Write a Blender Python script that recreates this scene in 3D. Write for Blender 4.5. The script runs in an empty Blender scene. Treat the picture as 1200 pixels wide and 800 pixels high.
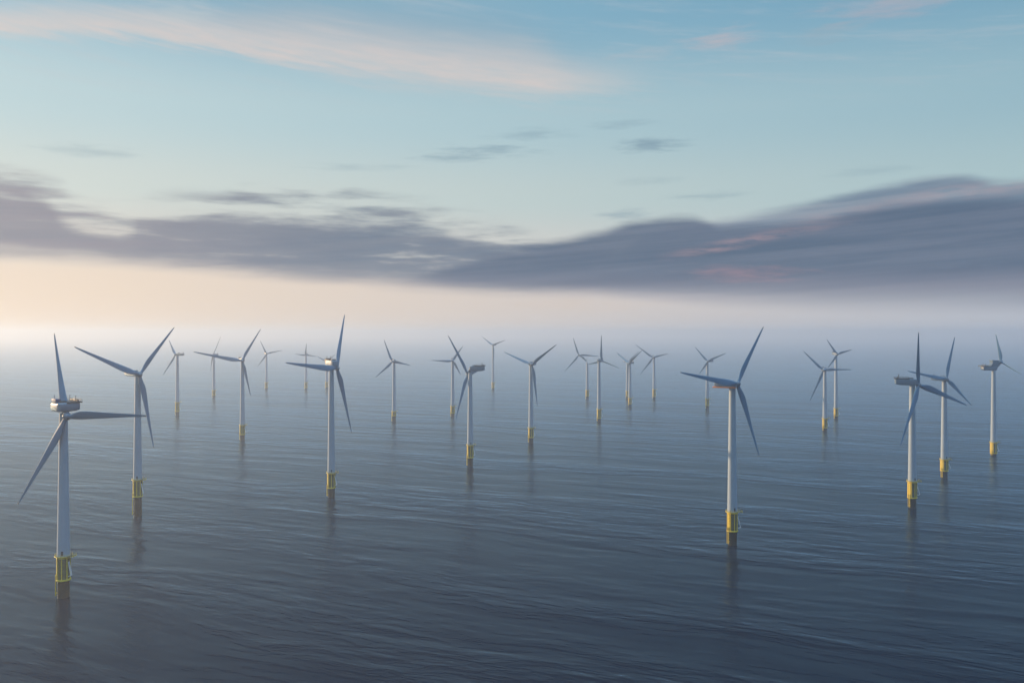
import bpy, bmesh, math, random
from mathutils import Vector, Matrix
R = math.radians
sc = bpy.context.scene
col = sc.collection

# ------------------------------------------------------------------ camera
cd = bpy.data.cameras.new('camera')
cam = bpy.data.objects.new('camera', cd); col.objects.link(cam)
cam.location = (0, 0, 142); cam.rotation_euler = (R(90), 0, 0)
cd.sensor_width = 36; cd.lens = 30.0; cd.shift_y = -10 / 1200
cd.clip_start = 1; cd.clip_end = 200000
sc.camera = cam

# ------------------------------------------------------------------ render settings
sc.view_settings.view_transform = 'Standard'; sc.view_settings.look = 'None'
sc.view_settings.exposure = 0.35; sc.view_settings.gamma = 1
sc.render.engine = 'CYCLES'
sc.cycles.max_bounces = 8; sc.cycles.volume_bounces = 2
sc.cycles.glossy_bounces = 3; sc.cycles.diffuse_bounces = 2
sc.cycles.use_denoising = True
sc.cycles.sample_clamp_indirect = 10

SUN_AZ, SUN_EL = -66.0, 9.0        # degrees, azimuth clockwise from the view direction
HAZE = 0.00019
HAZE_TOP, HAZE_G, HAZE_COL = 195.0, 0.4, (0.7, 0.8, 0.92)
AUREOLE = 1.6

# ------------------------------------------------------------------ node helpers
class X:
    """small wrapper so that node trees read as formulas"""
    def __init__(s, t, sock): s.t, s.s = t, sock
    def _m(s, op, *a, clamp=False):
        n = s.t.nodes.new('ShaderNodeMath'); n.operation = op; n.use_clamp = clamp
        for i, v in enumerate((s,) + a):
            if isinstance(v, X): s.t.links.new(v.s, n.inputs[i])
            else: n.inputs[i].default_value = v
        return X(s.t, n.outputs[0])
    def __add__(s, o): return s._m('ADD', o)
    __radd__ = __add__
    def __sub__(s, o): return s._m('SUBTRACT', o)
    def __rsub__(s, o): return s * -1 + o
    def __mul__(s, o): return s._m('MULTIPLY', o)
    __rmul__ = __mul__
    def __truediv__(s, o): return s._m('DIVIDE', o)
    def max(s, o): return s._m('MAXIMUM', o)
    def min(s, o): return s._m('MINIMUM', o)
    def clamp(s): return s._m('ADD', 0.0, clamp=True)
    def abs(s): return s._m('ABSOLUTE')
    def step(s, lo, hi, a=0.0, b=1.0):
        n = s.t.nodes.new('ShaderNodeMapRange'); n.interpolation_type = 'SMOOTHSTEP'
        s.t.links.new(s.s, n.inputs['Value'])
        for k, v in zip(('From Min', 'From Max', 'To Min', 'To Max'), (lo, hi, a, b)):
            n.inputs[k].default_value = v
        return X(s.t, n.outputs[0])
    def curve(s, pts):
        """piecewise curve through (x, y) points"""
        x0, x1 = pts[0][0], pts[-1][0]
        ys = [p[1] for p in pts]; y0, y1 = min(ys) - .001, max(ys) + .001
        n = s.t.nodes.new('ShaderNodeFloatCurve'); c = n.mapping.curves[0]
        q = [((a - x0) / (x1 - x0), (b - y0) / (y1 - y0)) for a, b in pts]
        while len(c.points) < len(q): c.points.new(.5, .5)
        for p, (a, b) in zip(c.points, q): p.location = (a, b); p.handle_type = 'AUTO_CLAMPED'
        n.mapping.extend = 'HORIZONTAL'; n.mapping.update()
        k = s.step_lin(x0, x1)
        s.t.links.new(k.s, n.inputs['Value']); n.inputs['Factor'].default_value = 1
        return X(s.t, n.outputs[0]) * (y1 - y0) + y0
    def step_lin(s, lo, hi):
        n = s.t.nodes.new('ShaderNodeMapRange'); n.clamp = True
        s.t.links.new(s.s, n.inputs['Value'])
        n.inputs['From Min'].default_value = lo; n.inputs['From Max'].default_value = hi
        return X(s.t, n.outputs[0])
def vec(t, x, y, z):
    n = t.nodes.new('ShaderNodeCombineXYZ')
    for i, v in enumerate((x, y, z)):
        if isinstance(v, X): t.links.new(v.s, n.inputs[i])
        else: n.inputs[i].default_value = v
    return n.outputs[0]
def noise(t, v, scale=1.0, detail=4, rough=.55, dist=0.0):
    n = t.nodes.new('ShaderNodeTexNoise'); t.links.new(v, n.inputs['Vector'])
    n.inputs['Scale'].default_value = scale; n.inputs['Detail'].default_value = detail
    n.inputs['Roughness'].default_value = rough; n.inputs['Distortion'].default_value = dist
    return X(t, n.outputs['Fac'])
def mix(t, f, a, b, mode='MIX'):
    n = t.nodes.new('ShaderNodeMix'); n.data_type = 'RGBA'; n.blend_type = mode
    for k, v in ((0, f), (6, a), (7, b)):
        if isinstance(v, X): v = v.s
        if isinstance(v, bpy.types.NodeSocket): t.links.new(v, n.inputs[k])
        elif k == 0: n.inputs[0].default_value = v
        else: n.inputs[k].default_value = (*v, 1)
    return n.outputs[2]
def lin(r, g, b, k=1.0):
    f = lambda c: ((c / 255 + .055) / 1.055) ** 2.4 if c > 10 else c / 255 / 12.92
    return (f(r) * k, f(g) * k, f(b) * k)

# ------------------------------------------------------------------ sky
world = bpy.data.worlds.new('World'); sc.world = world; world.use_nodes = True
t = world.node_tree; t.nodes.clear()
SKY = 0.1
tc = t.nodes.new('ShaderNodeTexCoord')
nv = t.nodes.new('ShaderNodeVectorMath'); nv.operation = 'NORMALIZE'
t.links.new(tc.outputs['Generated'], nv.inputs[0])
sp = t.nodes.new('ShaderNodeSeparateXYZ'); t.links.new(nv.outputs[0], sp.inputs[0])
dx, dy, dz = (X(t, sp.outputs[i]) for i in range(3))
az = dx._m('ARCTAN2', dy) * (180 / math.pi)
el = dz._m('ARCSINE') * (180 / math.pi)
sky = t.nodes.new('ShaderNodeTexSky'); sky.sky_type = 'NISHITA'; sky.sun_disc = False
sky.sun_elevation = R(SUN_EL); sky.sun_rotation = R(SUN_AZ)
sky.air_density = 1.0; sky.dust_density = 0.6; sky.ozone_density = 1.6; sky.altitude = 0
K = .785 / SKY
def ramp(x, stops):
    """stops: (elevation in degrees, sRGB); x runs 0..1 over 0..90 degrees, square-root spaced"""
    n = t.nodes.new('ShaderNodeValToRGB'); t.links.new(x.s, n.inputs[0]); r = n.color_ramp
    r.interpolation = 'B_SPLINE' if False else 'EASE'
    while len(r.elements) < len(stops): r.elements.new(.5)
    for e, (d, c) in zip(r.elements, stops):
        e.position = math.sqrt(d / 90); e.color = (*lin(*c, 1.0), 1)
    return n.outputs[0]
xe = (el.max(0.0) / 90)._m('SQRT')
sunward = ((az - SUN_AZ) * (math.pi / 180))._m('COSINE')
cl = ramp(xe, [(0, (228, 208, 191)), (3.4, (230, 209, 193)), (5.5, (222, 212, 202)), (9, (203, 211, 206)), (14, (184, 207, 211)), (21, (138, 180, 200)), (30, (78, 126, 162)), (48, (62, 108, 148)), (65, (170, 205, 232)), (90, (180, 213, 240))])
cr = ramp(xe, [(0, (184, 194, 210)), (3.4, (180, 188, 204)), (5.5, (172, 191, 200)), (9, (162, 191, 198)), (14, (145, 181, 195)), (21, (110, 160, 187)), (28, (62, 114, 152)), (48, (36, 80, 124)), (65, (160, 200, 230)), (90, (180, 213, 240))])
cb = ramp(xe, [(0, (96, 124, 158)), (9, (86, 122, 165)), (21, (76, 120, 168)), (40, (72, 120, 172)), (65, (165, 202, 232)), (90, (180, 213, 240))])
grad = mix(t, sunward.step_lin(-.28, .76), cr, cl)
grad = mix(t, sunward.step(-.35, -.8), grad, cb)
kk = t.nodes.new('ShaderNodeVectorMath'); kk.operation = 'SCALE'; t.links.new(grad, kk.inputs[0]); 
boost = (el.step(46, 66) * 2.7 + 1) * (sunward.step(-.35, -.8) * .15 + 1) * K      # unseen sky overhead and behind brightened as added fill light
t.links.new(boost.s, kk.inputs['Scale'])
sky2 = t.nodes.new('ShaderNodeVectorMath'); sky2.operation = 'SCALE'; t.links.new(sky.outputs[0], sky2.inputs[0]); sky2.inputs['Scale'].default_value = 1.7
sx, sy, sz = (math.sin(R(SUN_AZ)) * math.cos(R(SUN_EL)), math.cos(R(SUN_AZ)) * math.cos(R(SUN_EL)), math.sin(R(SUN_EL)))
cs = dx * sx + dy * sy + dz * sz
aur = cs.max(0.0)._m('POWER', 40.0) * AUREOLE + cs.max(0.0)._m('POWER', 9.0) * (AUREOLE * .09)
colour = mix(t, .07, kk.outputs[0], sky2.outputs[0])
# --- clouds, laid out by azimuth and elevation in degrees
vv = el + az * .11                                                  # fibres of the high veil run along this slope
n_big = noise(t, vec(t, az * .08, el * .45, 0), 1, 4, .55)
n_mid = noise(t, vec(t, az * .17, el * 1.15, 4.0), 1, 6, .6, .12)
n_fin = noise(t, vec(t, az * .42, el * 2.9, 9.0), 1, 6, .62, .15)
n_fib = noise(t, vec(t, az * .10, vv * 1.5, 17.0), 1, 7, .62, .25)
n_fib2 = noise(t, vec(t, az * .30, vv * 2.6, 23.0), 1, 7, .65, .3)
n_sm = noise(t, vec(t, az * .11, el * .85, 41.0), 1, 3, .5, .1)
n_lay = noise(t, vec(t, az * .05, (el - az * .07) * 1.5, 31.0), 1, 6, .6, .2)
jit = (n_sm - .5) * .7 + (n_mid - .5) * .7 + (n_fin - .5) * .25
def over(c, mask, rgb):
    return mix(t, mask, c, rgb if isinstance(rgb, bpy.types.NodeSocket) else lin(*rgb, K))
def puff(a0, e0, wa, we, w=1.0, tilt=0.0):
    q = ((az - a0) / wa); p = (el - e0 - (az - a0) * tilt) / we
    d = (q * q + p * p)._m('SQRT') + (n_fin - .5) * -3.0 * w + (n_mid - .5) * -2.6 * w
    return d.step(1.3, -.1)
def between(top, bot, soft_top, soft_bot, wob_top, wob_bot=.2):
    """cloud between two curves; bot = (azimuth, elevation where it is gone), soft_bot = (azimuth, depth of the fade)"""
    a_ = (az.curve(top) - el + jit * wob_top) / soft_top
    b_ = (el - az.curve(bot) + jit * wob_bot) / az.curve(soft_bot)
    return a_.step(-.4, 1.0) * b_.step(0, 1)
# faint high veil everywhere near the top
cir = (n_fib * .65 + n_fib2 * .35).step(.47, .68) * el.step(12.5, 17)
colour = over(colour, cir * .30, (190, 194, 200))
# pink streak from the upper left to the middle, greyer along its upper edge
cen = az.curve([(-40, 15.6), (-31, 17.0), (-26, 17.8), (-21.8, 18.0), (-14, 17.7), (-8.5, 17.2), (0, 16.5), (5.7, 16.1), (9, 16.2), (12, 16.6)])
wid = az.curve([(-40, .8), (-31, .85), (-22, .95), (-14, 1.4), (-6, 1.7), (0, 1.6), (4, 1.1), (8, .8), (12, .4)])
dd = (el - cen + (n_fib - .5) * 1.9 + (n_fib2 - .5) * 1.0) / wid
veil = dd.step(-1.1, .15) * dd.step(2.2, .1)
shade = dd.step(.0, 1.3) * dd.step(3.6, 1.4) * az.step(-30, -14) * az.step(8, -2)
colour = over(colour, shade * .6, (140, 170, 188))
colour = over(colour, veil * (.35 + n_fib2 * .95).clamp() * az.step(11, 1) * .92, (211, 202, 199))
colour = over(colour, puff(13.6, 18.3, 2.2, .7, .8, .05) * .75, (184, 180, 188))
colour = over(colour, puff(9.0, 18.0, 2.8, .6, 1.0, .0) * .4, (172, 184, 194))
colour = over(colour, puff(23.7, 19.4, 4.4, .75, .8, .03) * .75, (166, 172, 186))
colour = over(colour, puff(20.3, 18.3, 2.2, .6, 1.0, .1) * .4, (150, 172, 186))
colour = over(colour, puff(-21.3, 19.4, 2.4, .7, 1.0, .1) * .4, (190, 200, 204))
# small grey wisps in the middle
for a0, e0, wa, we, k in ((-2.0, 11.9, 4.2, .45, .55), (-4.0, 11.5, 3.0, .3, .3), (1.6, 13.1, 2.8, .45, .35), (9.4, 12.3, 2.4, .48, .75), (7.6, 13.6, 2.2, .3, .35), (7.6, 7.9, 1.8, .36, .5), (9.2, 9.9, 2.4, .25, .25), (12.5, 8.9, 3.0, .25, .3), (-10.5, 10.8, 3.4, .25, .25), (-26.5, 10.8, 2.8, .45, .3), (23, 9.9, 3.0, .3, .2)):
    colour = over(colour, puff(a0, e0, wa, we, .75, .025) * k, (122, 150, 168))
# left bank: a flat dark body with layered wisps above it, running on into the middle
lbody = [(-60, 9.5), (-40, 9.4), (-31, 9.0), (-29, 8.4), (-27, 6.7), (-25, 6.4), (-23.5, 7.1), (-20, 7.6), (-16, 7.7), (-11, 7.2), (-7, 7.3), (-3, 6.4), (0, 5.9), (3, 5.9), (8, 5.2)]
lwisp = [(-60, 11), (-31, 9.6), (-28, 8.9), (-25.5, 7.9), (-23, 8.4), (-19, 8.9), (-15.5, 9.8), (-12, 9.7), (-8, 9.0), (-4, 8.3), (-1, 7.6), (2, 6.4), (5, 5)]
lbot = [(-60, 3.8), (-31, 3.9), (-24, 3.65), (-17, 3.2), (-10, 2.75), (-4, 2.35), (2, 2.1), (8, 2.1)]
lsoft = [(-60, 1.7), (-31, 1.6), (-10, 1.7), (2, 1.8), (8, 1.8)]
lcol = mix(t, az.step(-31, -8), lin(146, 144, 155, K), lin(106, 122, 142, K))
lcol = mix(t, n_lay.step(.35, .65) * .55, lcol, lin(130, 137, 150, K))
wm = between(lwisp, lbot, 1.1, lsoft, 1.2) * az.step(12, 5)
wisps = (n_sm * .6 + n_mid * .4).step(.42, .60)
colour = over(colour, wm * .28, (198, 202, 200))
colour = over(colour, wm * wisps * .85, mix(t, n_fin.step(.4, .65) * .6, lcol, lin(150, 160, 168, K)))
bm_ = between(lbody, lbot, 1.0, lsoft, 1.5, .45) * az.step(12, 5)
holes = (n_sm * .6 + n_mid * .4).step(.30, .48).max((el - az.curve(lbot)).step(2.6, 1.3))
colour = over(colour, bm_ * holes * .93, lcol)
rim = bm_ * (el - az.curve(lbot)).step(1.5, 0.2)
colour = over(colour, rim * .45, (176, 162, 166))
# right bank: a far paler upper layer, a lit crease and the dark main body dissolving downward
rtop2 = [(6, 4.0), (10, 6.9), (15, 7.6), (20, 8.4), (24, 9.1), (27, 9.45), (30, 8.9), (34, 8.7), (60, 7)]
rbot = [(-12, 2.9), (0, 2.6), (8, 2.0), (16, 1.2), (31, .6), (60, .4)]
rsoft = [(-12, .8), (0, 1.0), (8, 1.5), (16, 2.4), (31, 3.0), (60, 3.0)]
rm2 = between(rtop2, rbot, .55, rsoft, .8) * az.step(5, 9)
colour = over(colour, rm2 * .92, mix(t, n_lay.step(.35, .65), lin(112, 131, 152, K), lin(140, 152, 167, K)))
glow = (el - az.curve([(10, 4.6), (15, 5.9), (20, 7.1), (25, 8.0), (31, 8.5), (40, 8.7)]) + jit * .9).abs().step(.7, .0) * az.step(11, 17)
colour = over(colour, glow * rm2 * n_fin.step(.3, .6) * .55, (166, 157, 166))
rtop = [(-12, 3.2), (-6, 4.2), (-3, 4.9), (-1, 5.4), (2, 6.1), (6, 6.9), (9, 7.6), (11.5, 7.8), (14, 7.1), (18, 7.1), (22, 7.6), (26, 7.9), (31, 7.8), (60, 6.5)]
rm = between(rtop, rbot, .65, rsoft, .85) * az.step(-11, -3)
rcol = mix(t, n_lay.step(.25, .78), lin(82, 102, 126, K), lin(106, 119, 140, K))
rcol = mix(t, n_fin.step(.5, .75) * .15, rcol, lin(126, 136, 152, K))
rcol = mix(t, el.step(4.4, 2.2) * .7, rcol, lin(134, 132, 148, K))
colour = over(colour, rm * .95, rcol)
pink = (el - az.curve([(8, 4.7), (13, 5.5), (17, 6.3), (21, 6.9), (26, 7.4)]) + jit * .9).abs().step(.6, .0) * az.step(9, 13) * az.step(24, 15) * n_fin.step(.3, .62)
colour = over(colour, pink * rm * .6, (164, 142, 150))
colour = over(colour, puff(15.0, 3.9, 4.0, .55, .8, -.02) * rm * .6, (156, 130, 142))
# pale layers under the banks
colour = over(colour, puff(4.0, 1.9, 5.5, .5, .8, -.02) * .55, (216, 200, 188))
colour = over(colour, puff(10, 2.4, 8, .4, .8, -.02) * .3, (186, 180, 186))
# bright air round the low sun, well left of the picture
au = t.nodes.new('ShaderNodeVectorMath'); au.operation = 'SCALE'; au.inputs[0].default_value = (1.0 * K, .84 * K, .62 * K); t.links.new(aur.s, au.inputs['Scale'])
ad = t.nodes.new('ShaderNodeVectorMath'); ad.operation = 'ADD'; t.links.new(colour, ad.inputs[0]); t.links.new(au.outputs[0], ad.inputs[1])
colour = ad.outputs[0]

bg = t.nodes.new('ShaderNodeBackground'); t.links.new(colour, bg.inputs[0]); bg.inputs[1].default_value = SKY
wo = t.nodes.new('ShaderNodeOutputWorld'); t.links.new(bg.outputs[0], wo.inputs[0])
world.cycles.sampling_method = 'MANUAL'; world.cycles.sample_map_resolution = 1024

# ------------------------------------------------------------------ sun
sd = bpy.data.lights.new('sun', 'SUN'); sun = bpy.data.objects.new('sun', sd); col.objects.link(sun)
sd.energy = 5.0; sd.angle = R(0.6); sd.color = (1.0, 0.67, 0.38)
sv = Vector((math.sin(R(SUN_AZ)) * math.cos(R(SUN_EL)), math.cos(R(SUN_AZ)) * math.cos(R(SUN_EL)), math.sin(R(SUN_EL))))
sun.rotation_euler = sv.to_track_quat('Z', 'Y').to_euler(); sun.location = (-400, 200, 400)

# ------------------------------------------------------------------ materials
def material(name, base, rough=.5, var=.12, scale=.6, streak=0.0, grime=None, spec=.5, metal=0.0):
    """paint with slight procedural unevenness; streak = vertical weathering runs, grime = (colour, amount)"""
    m = bpy.data.materials.new(name); m.use_nodes = True
    t = m.node_tree; b = t.nodes['Principled BSDF']
    tc = t.nodes.new('ShaderNodeTexCoord'); o = tc.outputs['Object']
    n1 = noise(t, o, scale, 5, .6)
    c = mix(t, n1.step(.3, .7), tuple(v * (1 - var) for v in base), tuple(min(1, v * (1 + var)) for v in base))
    if streak:
        mp = t.nodes.new('ShaderNodeMapping'); mp.inputs['Scale'].default_value = (1.1, 1.1, .05)
        t.links.new(o, mp.inputs[0])
        n2 = noise(t, mp.outputs[0], 1.0, 4, .6)
        c = mix(t, n2.step(.5, .75) * streak, c, tuple(v * .55 for v in base))
    if grime:
        n3 = noise(t, o, scale * 2.5, 6, .7)
        c = mix(t, n3.step(.5, .62) * grime[1], c, grime[0])
    t.links.new(c, b.inputs['Base Color'])
    r = n1 * .2 + (rough - .1)
    t.links.new(r.s, b.inputs['Roughness'])
    b.inputs['Specular IOR Level'].default_value = spec; b.inputs['Metallic'].default_value = metal
    return m
M = dict(
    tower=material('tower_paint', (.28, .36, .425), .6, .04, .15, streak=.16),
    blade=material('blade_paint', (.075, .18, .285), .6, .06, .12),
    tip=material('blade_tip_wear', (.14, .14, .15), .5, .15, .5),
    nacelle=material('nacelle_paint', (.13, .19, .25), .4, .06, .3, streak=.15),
    dark=material('dark_grey_metal', (.05, .06, .07), .5, .15, .6),
    blue=material('blue_equipment', (.03, .06, .16), .5, .1, .6),
    yellow=material('yellow_paint', (.70, .52, .03), .45, .12, .7, streak=.25, grime=((.22, .12, .03), .35)),
    olive=material('weathered_shaded_yellow', (.13, .12, .04), .6, .2, .5, streak=.4, grime=((.07, .08, .04), .6)),  # yellow darkened to olive as painted shade, plus streaks and grime
    pile=material('wet_growth', (.016, .018, .014), .5, .3, .8, grime=((.03, .032, .016), .6), spec=.25),
    grating=material('platform_grating', (.16, .12, .04), .6, .2, 1.0),
    white=material('white_paint', (.75, .76, .76), .4, .05, .5),
    red=material('orange_red_edge', (.62, .20, .05), .5, .1, .5),
)

# ------------------------------------------------------------------ sea
bm = bmesh.new(); S = 24000
N = 24
gv = [[bm.verts.new((-S + 2 * S * i / N, -S + 2 * S * j / N, 0)) for j in range(N + 1)] for i in range(N + 1)]
for i in range(N):
    for j in range(N):
        bm.faces.new((gv[i][j], gv[i + 1][j], gv[i + 1][j + 1], gv[i][j + 1]))
me = bpy.data.meshes.new('sea'); bm.to_mesh(me); bm.free()
sea = bpy.data.objects.new('sea', me); col.objects.link(sea); sea['kind'] = 'structure'
m = bpy.data.materials.new('sea_water'); m.use_nodes = True
t = m.node_tree; b = t.nodes['Principled BSDF']
tc = t.nodes.new('ShaderNodeTexCoord')
t.nodes.remove(b)
mp = t.nodes.new('ShaderNodeMapping'); mp.inputs['Rotation'].default_value = (0, 0, R(24))
t.links.new(tc.outputs['Object'], mp.inputs[0])
s_ = t.nodes.new('ShaderNodeSeparateXYZ'); t.links.new(mp.outputs[0], s_.inputs[0])
px, py = X(t, s_.outputs[0]), X(t, s_.outputs[1])
wx = noise(t, vec(t, px * .004, py * .004, 21), 1, 2, .5)
py = py + (wx - .5) * 60                                            # crests bend a little
big = noise(t, vec(t, px * .0016, py * .011, 0), 1, 4, .55)         # slicks and rough patches, 100-400 m
swell = noise(t, vec(t, px * .008, py * .032, 3), 1, 2, .5, .3)
chop = noise(t, vec(t, px * .034, py * .095, 7), 1, 3, .5, .25)
rip = noise(t, vec(t, px * .12, py * .36, 11), 1, 4, .6, .15)
rgh = big.step(.40, .60)
h = swell * 1.8 + chop * (rgh * 1.1 + .5) + rip * (rgh * .24 + .10)
bp = t.nodes.new('ShaderNodeBump'); bp.inputs['Strength'].default_value = 1.0; bp.inputs['Distance'].default_value = 1.0
t.links.new(h.s, bp.inputs['Height'])
body = t.nodes.new('ShaderNodeBsdfDiffuse'); body.inputs['Color'].default_value = (.0005, .0075, .020, 1)
gl = t.nodes.new('ShaderNodeBsdfGlossy'); gl.inputs['Color'].default_value = (.48, .70, .86, 1)
rr = rgh * .08 + .19
t.links.new(rr.s, gl.inputs['Roughness'])
fr = t.nodes.new('ShaderNodeFresnel'); fr.inputs['IOR'].default_value = 1.135
mx = t.nodes.new('ShaderNodeMixShader')
for n_ in (gl, fr): t.links.new(bp.outputs[0], n_.inputs['Normal'])
t.links.new(fr.outputs[0], mx.inputs[0]); t.links.new(body.outputs[0], mx.inputs[1]); t.links.new(gl.outputs[0], mx.inputs[2])
t.links.new(mx.outputs[0], t.nodes['Material Output'].inputs['Surface'])

me.materials.append(m)

# ------------------------------------------------------------------ haze: one closed box of even air
bm = bmesh.new(); bmesh.ops.create_cube(bm, size=1)
bmesh.ops.scale(bm, vec=(52000, 52000, HAZE_TOP + 1.6), verts=bm.verts)
bmesh.ops.translate(bm, vec=(0, 0, (HAZE_TOP - 1.6) / 2), verts=bm.verts)
me = bpy.data.meshes.new('haze'); bm.to_mesh(me); bm.free()
haze = bpy.data.objects.new('haze', me); col.objects.link(haze); haze['kind'] = 'stuff'
m = bpy.data.materials.new('haze_air'); m.use_nodes = True; t = m.node_tree; t.nodes.clear()
pv = t.nodes.new('ShaderNodeVolumePrincipled'); om = t.nodes.new('ShaderNodeOutputMaterial')
t.links.new(pv.outputs[0], om.inputs['Volume'])
pv.inputs['Density Attribute'].default_value = ''; pv.inputs['Temperature Attribute'].default_value = ''
pv.inputs['Density'].default_value = HAZE; pv.inputs['Anisotropy'].default_value = HAZE_G
pv.inputs['Color'].default_value = (*HAZE_COL, 1)
me.materials.append(m)

# ------------------------------------------------------------------ mesh helpers
def ring(bm, c, r, n, ax=Vector((0, 0, 1)), ph=0.0):
    ax = Vector(ax).normalized(); u = ax.orthogonal().normalized() if abs(ax.z) < .99 else Vector((1, 0, 0)); w = ax.cross(u)
    return [bm.verts.new(Vector(c) + u * math.cos(2 * math.pi * i / n + ph) * r + w * math.sin(2 * math.pi * i / n + ph) * r) for i in range(n)]
def skin(bm, A, B):
    n = len(A)
    for i in range(n): bm.faces.new((A[i], A[(i + 1) % n], B[(i + 1) % n], B[i])).smooth = True
def lathe(bm, prof, n=40, o=(0, 0, 0)):
    """prof: (radius, z) from bottom to top, closed at both ends"""
    rs = [ring(bm, (o[0], o[1], o[2] + z), r, n) for r, z in prof]
    for a, b in zip(rs, rs[1:]): skin(bm, a, b)
    bm.faces.new(list(reversed(rs[0]))); bm.faces.new(rs[-1])
def tube(bm, a, b, r, n=8, r2=None):
    a, b = Vector(a), Vector(b); d = b - a
    A = ring(bm, a, r, n, d); B = ring(bm, b, r if r2 is None else r2, n, d)
    skin(bm, A, B); bm.faces.new(list(reversed(A))); bm.faces.new(B)
def torus(bm, z, Rr, r, n=48, k=8, a0=0, a1=360):
    full = abs(a1 - a0) >= 360
    m_ = n if full else n + 1
    rs = []
    for i in range(m_):
        th = R(a0 + (a1 - a0) * i / n)
        rs.append([bm.verts.new(((Rr + r * math.cos(p)) * math.cos(th), (Rr + r * math.cos(p)) * math.sin(th), z + r * math.sin(p))) for p in (2 * math.pi * j / k for j in range(k))])
    for i in range(n if full else n): skin(bm, rs[i], rs[(i + 1) % m_])
def box(bm, c, d, mat=None, bev=0.0):
    r = bmesh.ops.create_cube(bm, size=1)
    bmesh.ops.scale(bm, vec=d, verts=r['verts'])
    if bev:
        es = list({e for v in r['verts'] for e in v.link_edges})
        q = bmesh.ops.bevel(bm, geom=es, offset=bev, segments=3, affect='EDGES', profile=.5)
        vs = list({v for f in q['faces'] for v in f.verts} | {v for v in r['verts'] if v.is_valid})
        vs = list({v for v in vs} | {w for v in vs for e in v.link_edges for w in e.verts})
    else: vs = r['verts']
    if mat is not None: bmesh.ops.transform(bm, matrix=mat, verts=vs)
    bmesh.ops.translate(bm, vec=c, verts=vs)
def obj(name, bm, mats, parent=None, smooth_angle=40):
    bmesh.ops.recalc_face_normals(bm, faces=bm.faces)
    me = bpy.data.meshes.new(name); bm.to_mesh(me); bm.free(); me.set_sharp_from_angle(angle=R(32))
    for m in (mats if isinstance(mats, (list, tuple)) else [mats]): me.materials.append(m)
    o = bpy.data.objects.new(name, me); col.objects.link(o)
    if parent: o.parent = parent
    return o
def place(o, parent, mat):
    o.parent = parent; o.matrix_local = mat

# ------------------------------------------------------------------ blade (one mesh, span 50 m along +Z, chord along X)
BL = 50.0
def blade_mesh():
    bm = bmesh.new(); n = 20; rs = []
    #      span  chord thick  lead-offset  twist
    prof = [(0.0, 2.1, 2.1, .5, 0), (.02, 2.1, 2.1, .5, 0), (.05, 2.3, 2.0, .49, 20), (.09, 2.9, 1.7, .45, 18), (.14, 3.7, 1.35, .40, 15), (.20, 4.15, 1.1, .36, 12),
            (.28, 3.95, .9, .34, 9), (.38, 3.4, .7, .33, 6.5), (.50, 2.75, .52, .33, 4.5), (.62, 2.2, .4, .33, 3), (.74, 1.75, .3, .33, 1.8),
            (.85, 1.35, .22, .34, .8), (.93, 1.0, .16, .36, .2), (.975, .68, .1, .42, 0), (.995, .3, .05, .5, 0), (1.0, .08, .02, .5, 0)]
    for s, c, th, lo, tw in prof:
        ring_ = []
        k = min(1, max(0, (s - .03) / .12))          # round root -> aerofoil
        for i in range(n):
            a = 2 * math.pi * i / n
            xe = math.cos(a) * .5
            ye = math.sin(a) * .5
            xf = (.5 * math.cos(a)); tt = .5 - xf     # 0 at leading edge, 1 at trailing
            yf = math.copysign(1, math.sin(a)) * 1.5 * (1.0 * math.sqrt(max(tt, 0)) * .62 - .25 * tt - .37 * tt ** 2 + .06 * tt ** 3) if 0 < tt < 1 else 0
            x = xf * c + (.5 - lo) * -c * 1.0 * k
            y = (ye * (1 - k) + yf * k) * th
            r_ = R(tw)
            bend = 1.4 * s * s
            ring_.append(bm.verts.new((x * math.cos(r_) - y * math.sin(r_), x * math.sin(r_) + y * math.cos(r_) , s * BL)))
        rs.append(ring_)
    for a, b in zip(rs, rs[1:]): skin(bm, a, b)
    bm.faces.new(list(reversed(rs[0]))); bm.faces.new(rs[-1])
    for f in bm.faces:
        if min(v.co.z for v in f.verts) > .965 * BL: f.material_index = 1
    bmesh.ops.recalc_face_normals(bm, faces=bm.faces)
    me = bpy.data.meshes.new('blade'); bm.to_mesh(me); bm.free()
    me.materials.append(M['blade']); me.materials.append(M['tip'])
    return me
BLADE = blade_mesh()

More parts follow.
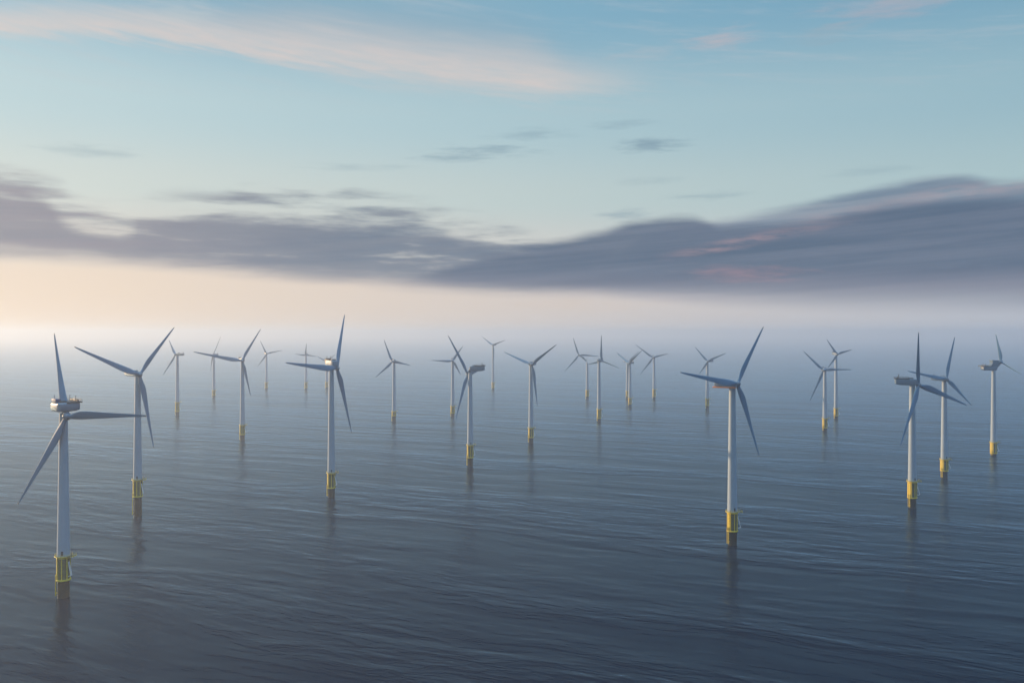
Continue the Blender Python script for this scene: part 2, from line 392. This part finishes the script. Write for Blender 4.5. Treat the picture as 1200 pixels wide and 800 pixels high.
# ------------------------------------------------------------------ one turbine
def wind_turbine(d, label):
    root = bpy.data.objects.new('wind_turbine', None); col.objects.link(root)
    root.location = (d['x'], d['y'], 0); root.empty_display_size = 5
    root['label'] = label; root['category'] = 'wind turbine'; root['group'] = 'wind turbines standing in the misty sea'
    hub = Vector(d['hub']); n = Vector(d['n']).normalized(); ax = Vector(d['ax']).normalized()
    c = Vector(d['c']); L, W, H = d['dim']; plat = d['plat']; yb = d['yb']; far = d['y'] > 1250
    near = d['y'] < 950
    seg = 48 if not far else 24
    # foundation pile
    bm = bmesh.new(); lathe(bm, [(3.0, -.4), (3.0, yb)], seg); obj('monopile', bm, M['pile'], root)
    # transition piece: weathered core, shade put into its olive colour, yellow frame around it
    bm = bmesh.new(); lathe(bm, [(3.05, yb), (3.05, plat - .3)], seg)
    tp = obj('transition_piece', bm, M['olive'], root)
    bm = bmesh.new()
    torus(bm, yb + .3, 3.35, .5, seg); torus(bm, plat - 1.0, 3.3, .3, seg)
    hgt = plat - yb
    for a in range(0, 360, 45):
        x, y = 3.35 * math.cos(R(a + 12)), 3.35 * math.sin(R(a + 12))
        tube(bm, (x, y, yb + .3), (x, y, plat - .3), .30, 10)
    lathe_half = [(3.32, yb + .4), (3.32, plat - .4)]
    a0, a1 = 140, 226                                  # solid yellow plate on the boat side, for the sunlit part
    pts = []
    for r_ in (3.12, 3.42):
        pts.append([[bm.verts.new((r_ * math.cos(R(a0 + (a1 - a0) * i / 16)), r_ * math.sin(R(a0 + (a1 - a0) * i / 16)), z)) for i in range(17)] for z in (yb + .4, plat - .4)])
    for k in range(16):
        bm.faces.new((pts[1][0][k], pts[1][0][k + 1], pts[1][1][k + 1], pts[1][1][k])).smooth = True
        bm.faces.new((pts[0][0][k], pts[0][1][k], pts[0][1][k + 1], pts[0][0][k + 1])).smooth = True
        for q in (0, 1): bm.faces.new((pts[0][q][k], pts[0][q][k + 1], pts[1][q][k + 1], pts[1][q][k]))
    for k in (0, 16): bm.faces.new((pts[0][0][k], pts[1][0][k], pts[1][1][k], pts[0][1][k]))
    obj('frame', bm, M['yellow'], tp)
    # working platform, with railing, reaching out on the right
    bm = bmesh.new()
    lathe(bm, [(4.2, plat - .3), (4.2, plat + .05)], seg)
    box(bm, (3.6, -.6, plat - .135), (5.0, 4.6, .31))
    pf = obj('platform', bm, M['grating'], root)
    bm = bmesh.new(); torus(bm, plat - .1, 4.28, .22, seg, a0=35, a1=325)
    P = [(4.2 * math.cos(R(a)), 4.2 * math.sin(R(a))) for a in range(40, 325, 15)] + [(4.2, -2.9), (6.1, -2.9), (6.1, -.6), (6.1, 1.7), (4.2, 1.7)]
    for i, (x, y) in enumerate(P):
        tube(bm, (x, y, plat), (x, y, plat + 1.15), .045, 6)
        q = P[(i + 1) % len(P)]
        for z in (.6, 1.15): tube(bm, (x, y, plat + z), (q[0], q[1], plat + z), .04, 6)
    box(bm, (6.1, -.6, plat - .1), (.22, 4.7, .42))
    obj('railing', bm, M['yellow'], pf)
    # boat landing: two fender tubes and rungs down the left side into the water
    bm = bmesh.new(); A = R(205)
    u = Vector((math.cos(A), math.sin(A), 0)); w = Vector((-u.y, u.x, 0))
    for s in (-1, 1):
        p = u * 3.7 + w * .75 * s
        tube(bm, p + Vector((0, 0, 1.2)), p + Vector((0, 0, yb + 3)), .26, 10)
        for z in (2.6, yb - .2, yb + 2.6): tube(bm, p + Vector((0, 0, z)), p - u * .75 + Vector((0, 0, z)), .16, 8)
    z = 1.6
    while z < yb + 3:
        tube(bm, u * 3.7 - w * .75 + Vector((0, 0, z)), u * 3.7 + w * .75 + Vector((0, 0, z)), .06, 6); z += .7
    obj('boat_landing', bm, M['yellow'], root)
    # davit crane and white hanging ladder on the right
    bm = bmesh.new()
    tube(bm, (5.2, -1.6, plat + .05), (5.2, -1.6, plat + 2.6), .16, 10); tube(bm, (5.2, -1.6, plat + 2.5), (7.0, -2.2, plat + 3.1), .12, 8)
    tube(bm, (7.0, -2.2, plat + 3.1), (7.0, -2.2, plat + .9), .03, 6); box(bm, (7.0, -2.2, plat + .75), (.3, .3, .4))
    obj('davit_crane', bm, M['dark'], root)
    bm = bmesh.new()
    z0, z1 = plat - hgt * .78, plat - hgt * .22
    for s in (-.55, .55):
        tube(bm, (3.35, -1.0 + s, z1), (5.1, -1.8 + s, z0), .17, 8)
        tube(bm, (3.3, -1.0 + s, z0 - .6), (5.1, -1.8 + s, z0), .12, 8)
    for i in range(9):
        f = (i + .5) / 9; x = 3.35 + 1.75 * f; y = -1.0 - .8 * f; z = z1 + (z0 - z1) * f
        tube(bm, (x, y - .55, z), (x, y + .55, z), .07, 6)
    obj('access_ladder', bm, M['white'], root)
    # tower
    top = min(c.z - H / 2 + .3, hub.z + 1.5) if not d.get('slope') else d['slope']
    bm = bmesh.new(); rb, rt = 3.25, 2.05
    zs = [plat + .05, plat + .5]
    prof = [(rb + .14, plat + .05), (rb + .14, plat + .4), (rb, plat + .41)]
    for k in (1, 2):
        z = plat + (top - plat) * k / 3; r_ = rb + (rt - rb) * k / 3
        prof += [(r_, z - .12), (r_ + .05, z - .1), (r_ + .05, z + .1), (r_, z + .12)]
    prof += [(rt, top - .5), (rt + .08, top - .45), (rt + .08, top)]
    lathe(bm, prof, seg)
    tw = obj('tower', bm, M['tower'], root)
    if near:
        bm = bmesh.new(); aa = R(285)
        mt = Matrix.Rotation(aa, 4, 'Z')
        box(bm, mt @ Vector((rb - .05, 0, plat + 1.75)), (.24, 1.1, 2.3), mt, .03)
        obj('door', bm, M['dark'], tw)
    # nacelle: local X forward (towards the rotor), Z up
    fx = ax; side = Vector((0, 0, 1)).cross(fx).normalized(); up = fx.cross(side)
    rot = Matrix((fx, side, up)).transposed().to_4x4()
    bm = bmesh.new()
    secs = [(-.5, .62, .60), (-.485, .86, .80), (-.45, .96, .92), (-.3, 1, 1), (.25, 1, 1), (.42, .95, .94), (.48, .8, .78), (.5, .6, .58)]
    rs = []
    for s, kw, kh in secs:
        pts = []
        for i in range(24):
            a = 2 * math.pi * i / 24
            ca, sa = math.cos(a), math.sin(a)
            e = .3
            y = math.copysign(abs(ca) ** e, ca) * W / 2 * kw; z = math.copysign(abs(sa) ** e, sa) * H / 2 * kh
            if z < 0 and s < -.2: z *= 1 - .28 * (-.2 - s) / .3      # belly rises towards the tail
            pts.append(bm.verts.new((s * L, y, z)))
        rs.append(pts)
    for a, b in zip(rs, rs[1:]): skin(bm, a, b)
    bm.faces.new(list(reversed(rs[0]))); bm.faces.new(rs[-1])
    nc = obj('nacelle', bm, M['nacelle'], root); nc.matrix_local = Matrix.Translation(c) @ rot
    t_ = d.get('top', 'plain')
    # rooftop equipment
    em = M['nacelle'] if t_ == 'plain' else M['dark']
    bm = bmesh.new(); box(bm, (L * .18, 0, H / 2 + .35), (L * .24, W * .62, .9), None, .1); obj('roof_hatch', bm, em, nc)
    bm = bmesh.new(); box(bm, (-L * .40, 0, H / 2 + .65), (.5, W * .86, 1.6), None, .08); obj('cooler', bm, em, nc)
    mh = H / 2 + (2.2 if t_ == 'plain' else 3.4)
    for s in (-1, 1):
        bm = bmesh.new()
        tube(bm, (-L * .34, W * .3 * s, H / 2 - .1), (-L * .34, W * .3 * s, mh), .09 if t_ == 'plain' else .16, 6)
        box(bm, (-L * .34, W * .3 * s, mh - .05), (.7, .14, .14))
        obj('weather_mast', bm, M['dark'], nc)
    if t_ in ('deck', 'boat'):
        bm = bmesh.new(); x0 = -L * .5 - (2.5 if t_ == 'boat' else .6); x1 = L * .12
        box(bm, ((x0 + x1) / 2, 0, H / 2 + .0), (x1 - x0, W * 1.03, .75), None, .06)
        hd = obj('hoist_deck', bm, M['dark'], nc)
        bm = bmesh.new()
        P = [(x1, -W / 2), (x0, -W / 2), (x0, W / 2), (x1, W / 2)]
        for (xa, ya), (xb, yb_) in zip(P, P[1:]):
            k = max(2, int(abs(xb - xa) + abs(yb_ - ya)) // 2)
            for i in range(k + 1):
                f = i / k; x, y = xa + (xb - xa) * f, ya + (yb_ - ya) * f
                tube(bm, (x, y, H / 2 + .2), (x, y, H / 2 + 1.5), .06, 6)
            for z in (.85, 1.5): tube(bm, (xa, ya, H / 2 + z), (xb, yb_, H / 2 + z), .06, 6)
        obj('railing', bm, M['dark'], hd)
    if t_ == 'boat':
        bm = bmesh.new()
        hz = hub.z - c.z
        vs = []
        for s in (-1, 1):
            vs.append([bm.verts.new((x, W * .42 * s, z)) for x, z in ((L * .0, H / 2 - .2), (L * .52, H / 2 - .2), (L * .62, hz + 1.9), (L * .12, hz + 2.2), (L * .16, hz - .8))])
        for i in range(5): bm.faces.new((vs[0][i], vs[0][(i + 1) % 5], vs[1][(i + 1) % 5], vs[1][i]))
        bm.faces.new(vs[0]); bm.faces.new(list(reversed(vs[1])))
        obj('front_housing', bm, M['nacelle'], nc)
    if d.get('crate'):
        bm = bmesh.new(); box(bm, (L * .36, W * -.12, H / 2 + .95), (L * .22, W * .45, 1.9), None, .12)
        tube(bm, (L * .40, W * -.2, H / 2 + 1.8), (L * .40, W * -.2, H / 2 + 3.9), .18, 8)
        obj('equipment_box', bm, M['blue'], nc)
    if d.get('edge'):
        bm = bmesh.new(); box(bm, (-.8, 0, -H / 2 - .05), (L * 1.02, W * 1.02, .75), None, .12)
        obj('underside_panel', bm, M['red'], nc)
    # main bearing between the nacelle or tower head and the hub
    near_pt = c + fx * max(-L / 2 + 1, min(L / 2 - 1.2, (hub - c).dot(fx)))
    bm = bmesh.new(); tube(bm, near_pt, hub - n * .6, 1.75 if not d.get('slope') else 1.3, 20, 1.5)
    obj('main_bearing', bm, M['nacelle'], root)
    # hub with nose
    bm = bmesh.new(); lathe(bm, [(1.35, -1.7), (1.75, -1.3), (1.95, -.3), (1.9, .6), (1.6, 1.4), (1.05, 2.05), (.45, 2.4), (.08, 2.48)], 28)
    hb = obj('hub', bm, M['nacelle'], root)
    e1 = n.orthogonal().normalized()
    hb.matrix_local = Matrix.Translation(hub) @ Matrix((e1, n.cross(e1), n)).transposed().to_4x4()
    # blades
    for bv, pitch in zip(d['blades'], d['pitch']):
        bv = Vector(bv); s = bv.normalized()
        ch = s.cross(n).normalized()
        ch = Matrix.Rotation(R(pitch), 3, s) @ ch
        th = s.cross(ch)
        k = bv.length / BL
        kc = max(k, d.get('chord', 1.0) * .96)
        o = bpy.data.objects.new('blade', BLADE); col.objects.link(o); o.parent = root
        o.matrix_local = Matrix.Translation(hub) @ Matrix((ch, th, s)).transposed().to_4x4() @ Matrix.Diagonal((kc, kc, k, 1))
    return root

TURBINES = [
    ('nearest white wind turbine at far left, big nacelle with blue box on top', {'x': -241.5, 'y': 459.5, 'hub': [4.15, -4.43, 97.4], 'plat': 22.3, 'yb': 9.2, 'n': [-0.413, -0.897, 0.158], 'ax': [-0.639, -0.769, 0.0], 'c': [0.92, 0.0, 102.34], 'dim': [11.5, 12, 5.0], 'blades': [[-17.93, 20.79, 44.6], [-28.69, 3.88, -47.66], [52.09, -21.88, 2.49]], 'pitch': [8, -20, 18], 'top': 'deck', 'crate': 1}),
    ("white wind turbine right of the leftmost, long blade reaching up left above the leftmost's nacelle", {'x': -291.1, 'y': 663.6, 'hub': [3.4, -4.59, 109.71], 'plat': 28.2, 'yb': 14.9, 'n': [0.923, -0.378, 0.072], 'ax': [0.768, -0.641, 0.0], 'c': [-6.39, 5.33, 110.01], 'dim': [19.9, 4.4, 4.2], 'blades': [[-24.28, -51.39, 22.57], [7.74, 7.62, -57.37], [10.68, 41.3, 36.91]], 'pitch': [0, 0, 0]}),
    ('white wind turbine left of centre with one long level blade pointing left and blocky nacelle', {'x': -156.6, 'y': 739.6, 'hub': [5.26, -1.5, 111.44], 'plat': 21.1, 'yb': 7.8, 'n': [0.928, -0.364, 0.083], 'ax': [0.66, -0.751, 0.0], 'c': [0.22, 0.0, 115.15], 'dim': [14.0, 6, 6.6], 'blades': [[-28.81, -59.43, 6.94], [8.67, 20.62, -58.21], [-0.12, 34.49, 47.24]], 'pitch': [0, 10, -20], 'top': 'deck'}),
    ('large white wind turbine right of centre with orange nacelle underside and level blade', {'x': 147.8, 'y': 572.6, 'hub': [2.62, -3.29, 108.13], 'plat': 22.3, 'yb': 9.2, 'n': [0.582, -0.811, 0.059], 'ax': [0.875, -0.484, 0.0], 'c': [-4.12, 0.0, 107.3], 'dim': [15.5, 4.4, 3.4], 'blades': [[-44.15, -29.33, 9.03], [16.83, 7.98, -49.83], [23.99, 22.07, 38.31]], 'pitch': [0, 4, -10], 'edge': 1}),
    ('white wind turbine at centre whose long nacelle juts right above two left-leaning blades', {'x': -44.6, 'y': 910.3, 'hub': [-2.67, 4.12, 97.74], 'plat': 22.8, 'yb': 9.1, 'n': [-0.928, 0.371, -0.032], 'ax': [-0.972, 0.237, 0.0], 'c': [7.46, 0.0, 103.95], 'dim': [16.0, 5, 5.8], 'blades': [[-19.17, -28.49, 41.6], [12.6, 48.66, 3.81], [-11.94, -21.24, -47.47]], 'pitch': [-20, 0, 16], 'top': 'deck'}),
    ("white wind turbine at right, nacelle jutting left, a blade crossing its neighbour's tower", {'x': 324.9, 'y': 692.7, 'hub': [4.48, -1.5, 99.84], 'plat': 21.8, 'yb': 8.3, 'n': [0.56, -0.828, -0.01], 'ax': [0.963, -0.269, 0.0], 'c': [-4.85, 0.0, 102.17], 'dim': [17.0, 5, 5.4], 'blades': [[-6.5, -13.63, 42.84], [-26.43, -24.7, -46.48], [53.81, 27.01, -18.88]], 'pitch': [-30, 8, 0], 'top': 'deck'}),
    ('white wind turbine whose tower is crossed by the blade of the nearer turbine at right', {'x': 423.1, 'y': 835.3, 'hub': [-0.11, -4.32, 97.13], 'plat': 18.4, 'yb': 7.1, 'n': [0.261, -0.956, 0.131], 'ax': [0.751, -0.661, 0.0], 'c': [-4.59, 0.0, 97.31], 'dim': [15.0, 4.4, 4.2], 'blades': [[14.46, 11.85, 41.0], [-42.79, -10.75, 8.37], [25.42, 1.67, -25.9]], 'pitch': [-10, 0, 0]}),
    ('wind turbine at the right edge with boat-shaped nacelle jutting left and rotor behind it', {'x': 556.5, 'y': 986.1, 'hub': [9.44, 1.5, 108.42], 'plat': 15.8, 'yb': 3.0, 'n': [0.986, 0.169, 0.002], 'ax': [0.977, 0.212, 0.0], 'c': [-5.23, 0.0, 101.08], 'dim': [19.0, 6, 5], 'blades': [[-2.01, 7.26, 31.89], [4.93, -32.56, -13.22], [-5.17, 26.38, -25.23]], 'pitch': [36, 36, 36], 'top': 'boat'}),
    ('white wind turbine right of the central long-nacelle one, blades in a wide Y', {'x': 24.4, 'y': 1100.8, 'hub': [1.32, -4.58, 101.44], 'plat': 19.8, 'yb': 7.2, 'n': [-0.614, -0.789, -0.016], 'ax': [-0.614, -0.789, 0.0], 'c': [1.72, 2.21, 102.14], 'dim': [13.0, 4.2, 4.2], 'blades': [[-36.44, 27.83, 15.61], [6.58, -3.71, -52.52], [30.39, -24.55, 25.88]], 'pitch': [36, -32, 22]}),
    ('wind turbine with a yellow base, long left blade crossing a faint far tower near left', {'x': -356.1, 'y': 1127.0, 'hub': [1.06, -4.78, 105.53], 'plat': 20.7, 'yb': 7.9, 'n': [0.666, -0.746, 0.013], 'ax': [0.666, -0.746, 0.0], 'c': [-1.86, 2.09, 106.23], 'dim': [13.0, 4.2, 4.2], 'blades': [[-49.36, -39.69, 12.66], [7.97, 10.6, -47.02], [18.3, 22.09, 41.85]], 'pitch': [0, 0, 0]}),
    ('small slim wind turbine alone between the left-of-centre big one and the central ones', {'x': -188.8, 'y': 1365.4, 'hub': [-2.18, -3.95, 96.26], 'plat': 16.9, 'yb': 9.6, 'n': [0.535, -0.845, -0.005], 'ax': [0.535, -0.845, 0.0], 'c': [-1.5, 2.37, 96.96], 'dim': [13.0, 4.2, 4.2], 'blades': [[-12.26, -6.28, 34.9], [-24.63, -13.66, -24.34], [26.51, 18.62, -6.7]], 'pitch': [0, 0, 0]}),
    ('small wind turbine with dark tower, yellow base and one pale blade straight up', {'x': 139.3, 'y': 1365.4, 'hub': [3.83, -2.5, 97.3], 'plat': 20.2, 'yb': 5.5, 'n': [-0.703, -0.707, -0.076], 'ax': [-0.705, -0.709, 0.0], 'c': [1.97, 1.99, 98.0], 'dim': [13.0, 4.2, 4.2], 'blades': [[-0.61, -3.17, 41.17], [-20.98, 24.86, -6.64], [25.93, -21.36, -10.97]], 'pitch': [22, -36, 36]}),
    ('faint far wind turbine with rotor set left of its tower on a sloping nacelle', {'x': 160.6, 'y': 1820.5, 'hub': [-18.14, -1.5, 94.71], 'plat': 20.0, 'yb': 7.3, 'n': [0.143, -0.989, -0.046], 'ax': [-0.738, -0.174, 0.652], 'c': [-7.28, 0.0, 87.02], 'dim': [16.0, 2.8, 2.8], 'blades': [[-12.32, -4.39, 36.95], [-30.33, -2.13, -34.83], [43.22, 6.46, -2.54]], 'pitch': [0, 0, 0], 'slope': 79.0}),
    ('small wind turbine with two upper blades in a V, nearer of an overlapping pair', {'x': 228.2, 'y': 1651.2, 'hub': [-1.8, -4.66, 83.38], 'plat': 16.5, 'yb': 5.0, 'n': [-0.86, -0.51, 0.028], 'ax': [-0.86, -0.51, 0.0], 'c': [2.41, 1.43, 84.08], 'dim': [13.0, 4.2, 4.2], 'blades': [[-18.82, 34.28, 17.77], [1.08, -4.1, -43.21], [19.89, -30.47, 25.49]], 'pitch': [36, 36, 36]}),
    ('faint wind turbine behind the V-bladed one, its tower just to the left, overlapping', {'x': 249.5, 'y': 1844.2, 'hub': [1.05, -4.5, 79.08], 'plat': 16.6, 'yb': 5.5, 'n': [0.684, -0.729, -0.01], 'ax': [0.684, -0.729, 0.0], 'c': [-1.92, 2.04, 79.78], 'dim': [13.0, 4.2, 4.2], 'blades': [[-28.44, -26.46, 22.12], [-1.02, 0.64, -43.82], [27.44, 26.14, 22.8]], 'pitch': [0, 8, 0]}),
    ('small wind turbine with one blade pointing right, right of the overlapping pair', {'x': 305.1, 'y': 1832.3, 'hub': [-3.07, -4.17, 88.99], 'plat': 21.1, 'yb': 5.5, 'n': [0.183, -0.981, -0.061], 'ax': [0.183, -0.983, 0.0], 'c': [-0.51, 2.75, 89.69], 'dim': [13.0, 4.2, 4.2], 'blades': [[-37.99, -6.08, 28.24], [-27.5, 1.89, -35.92], [34.26, 9.38, 8.36]], 'pitch': [0, 0, 0]}),
    ('small wind turbine behind the level blade of the large right-of-centre turbine', {'x': 365.2, 'y': 1595.5, 'hub': [-0.12, -4.7, 89.03], 'plat': 19.1, 'yb': 6.4, 'n': [-0.469, -0.882, 0.05], 'ax': [-0.657, -0.754, 0.0], 'c': [7.9, 9.06, 89.33], 'dim': [17.6, 4.4, 4.2], 'blades': [[-21.17, 12.56, 26.68], [-15.57, 5.17, -24.27], [30.28, -15.64, 15.64]], 'pitch': [10, -22, 12]}),
    ('nearer of two small overlapping turbines at right, yellow base, blade pointing level right', {'x': 452.7, 'y': 1234.8, 'hub': [-3.57, -4.37, 88.35], 'plat': 18.5, 'yb': 4.9, 'n': [0.014, -1.0, -0.002], 'ax': [0.014, -1.0, 0.0], 'c': [-0.04, 2.8, 89.05], 'dim': [13.0, 4.2, 4.2], 'blades': [[-28.96, 0.21, 27.56], [-19.49, 0.57, -43.97], [41.09, 1.22, 0.69]], 'pitch': [0, 0, 0]}),
    ('farther pale turbine of the two small overlapping ones at right, short upper blades', {'x': 533.8, 'y': 1405.9, 'hub': [0.63, -4.24, 106.96], 'plat': 17.9, 'yb': 5.6, 'n': [0.197, -0.978, -0.072], 'ax': [0.198, -0.98, 0.0], 'c': [-0.55, 2.74, 107.66], 'dim': [13.0, 4.2, 4.2], 'blades': [[-19.17, -4.46, 24.7], [-15.7, 1.14, -22.89], [26.76, 6.65, 7.3]], 'pitch': [0, 0, 0]}),
    ('pale blue wind turbine at left, nacelle jutting right, two blades in a left-pointing V', {'x': -574.0, 'y': 1463.9, 'hub': [-1.82, -3.56, 104.76], 'plat': 23.4, 'yb': 7.3, 'n': [-0.685, -0.714, 0.145], 'ax': [-0.863, -0.506, 0.0], 'c': [3.99, 2.34, 105.06], 'dim': [12.8, 4.4, 4.2], 'blades': [[-18.13, 17.13, 25.42], [-23.53, 4.68, -34.84], [23.39, -29.19, 1.46]], 'pitch': [28, -36, 36]}),
    ('faint wind turbine whose hub is crossed by the long blade of the turbine before it', {'x': -648.6, 'y': 1856.2, 'hub': [-0.09, -4.5, 93.86], 'plat': 17.6, 'yb': 6.5, 'n': [-0.882, -0.447, 0.152], 'ax': [-0.892, -0.452, 0.0], 'c': [2.5, 1.27, 94.56], 'dim': [13.0, 4.2, 4.2], 'blades': [[12.46, 12.87, 40.69], [-19.69, 37.88, -38.78], [24.71, -45.28, -26.82]], 'pitch': [-36, 26, 24]}),
    ('faint far wind turbine right of the long-bladed one at left, one blade pointing right', {'x': -614.6, 'y': 2135.3, 'hub': [2.01, -4.76, 89.8], 'plat': 18.2, 'yb': 5.3, 'n': [0.647, -0.754, -0.111], 'ax': [0.651, -0.759, 0.0], 'c': [-1.82, 2.13, 90.5], 'dim': [13.0, 4.2, 4.2], 'blades': [[-11.21, -16.18, 33.17], [-20.03, -10.0, -31.78], [32.23, 26.71, 8.41]], 'pitch': [0, 0, 0]}),
    ('very faint cross-shaped far wind turbine just beyond the tip of a long level blade', {'x': -515.5, 'y': 2135.3, 'hub': [0.29, -4.72, 86.6], 'plat': 18.2, 'yb': 5.3, 'n': [-0.091, -0.966, -0.24], 'ax': [-0.093, -0.996, 0.0], 'c': [0.26, 2.79, 87.3], 'dim': [13.0, 4.2, 4.2], 'blades': [[4.24, -7.88, 29.29], [-28.58, 5.99, 2.84], [26.54, 3.18, -3.5]], 'pitch': [0, 0, 0]}),
    ('very faint low wind turbine mostly hidden behind the blocky nacelle left of centre', {'x': -470.9, 'y': 2167.9, 'hub': [2.1, -4.68, 69.53], 'plat': 17.3, 'yb': 5.4, 'n': [0.728, -0.686, 0.007], 'ax': [0.728, -0.686, 0.0], 'c': [-2.04, 1.92, 70.23], 'dim': [13.0, 4.2, 4.2], 'blades': [[-20.7, -21.12, 13.99], [1.18, 1.53, -31.44], [17.04, 19.07, 17.91]], 'pitch': [0, 0, 0]}),
    ('pale wind turbine behind the central long-nacelle one, one blade level to the left', {'x': -100.2, 'y': 1441.6, 'hub': [0.48, -4.8, 94.87], 'plat': 18.6, 'yb': 6.5, 'n': [0.12, -0.993, -0.02], 'ax': [0.12, -0.993, 0.0], 'c': [-0.34, 2.78, 95.57], 'dim': [13.0, 4.2, 4.2], 'blades': [[-34.96, -4.14, 1.28], [13.07, 2.41, -23.39], [17.01, 1.49, 24.69]], 'pitch': [0, 0, 0]}),
    ('tallest faint far wind turbine near centre, with two short blades raised like arms', {'x': -47.4, 'y': 2135.3, 'hub': [0.11, -4.8, 111.32], 'plat': 18.2, 'yb': 5.3, 'n': [-0.688, -0.724, -0.051], 'ax': [-0.689, -0.724, 0.0], 'c': [1.93, 2.03, 112.02], 'dim': [13.0, 4.2, 4.2], 'blades': [[-28.16, 25.51, 21.19], [1.61, 4.46, -50.45], [31.12, -30.11, 12.83]], 'pitch': [36, -36, 36]}),
]
for label, d in TURBINES: wind_turbine(d, label)
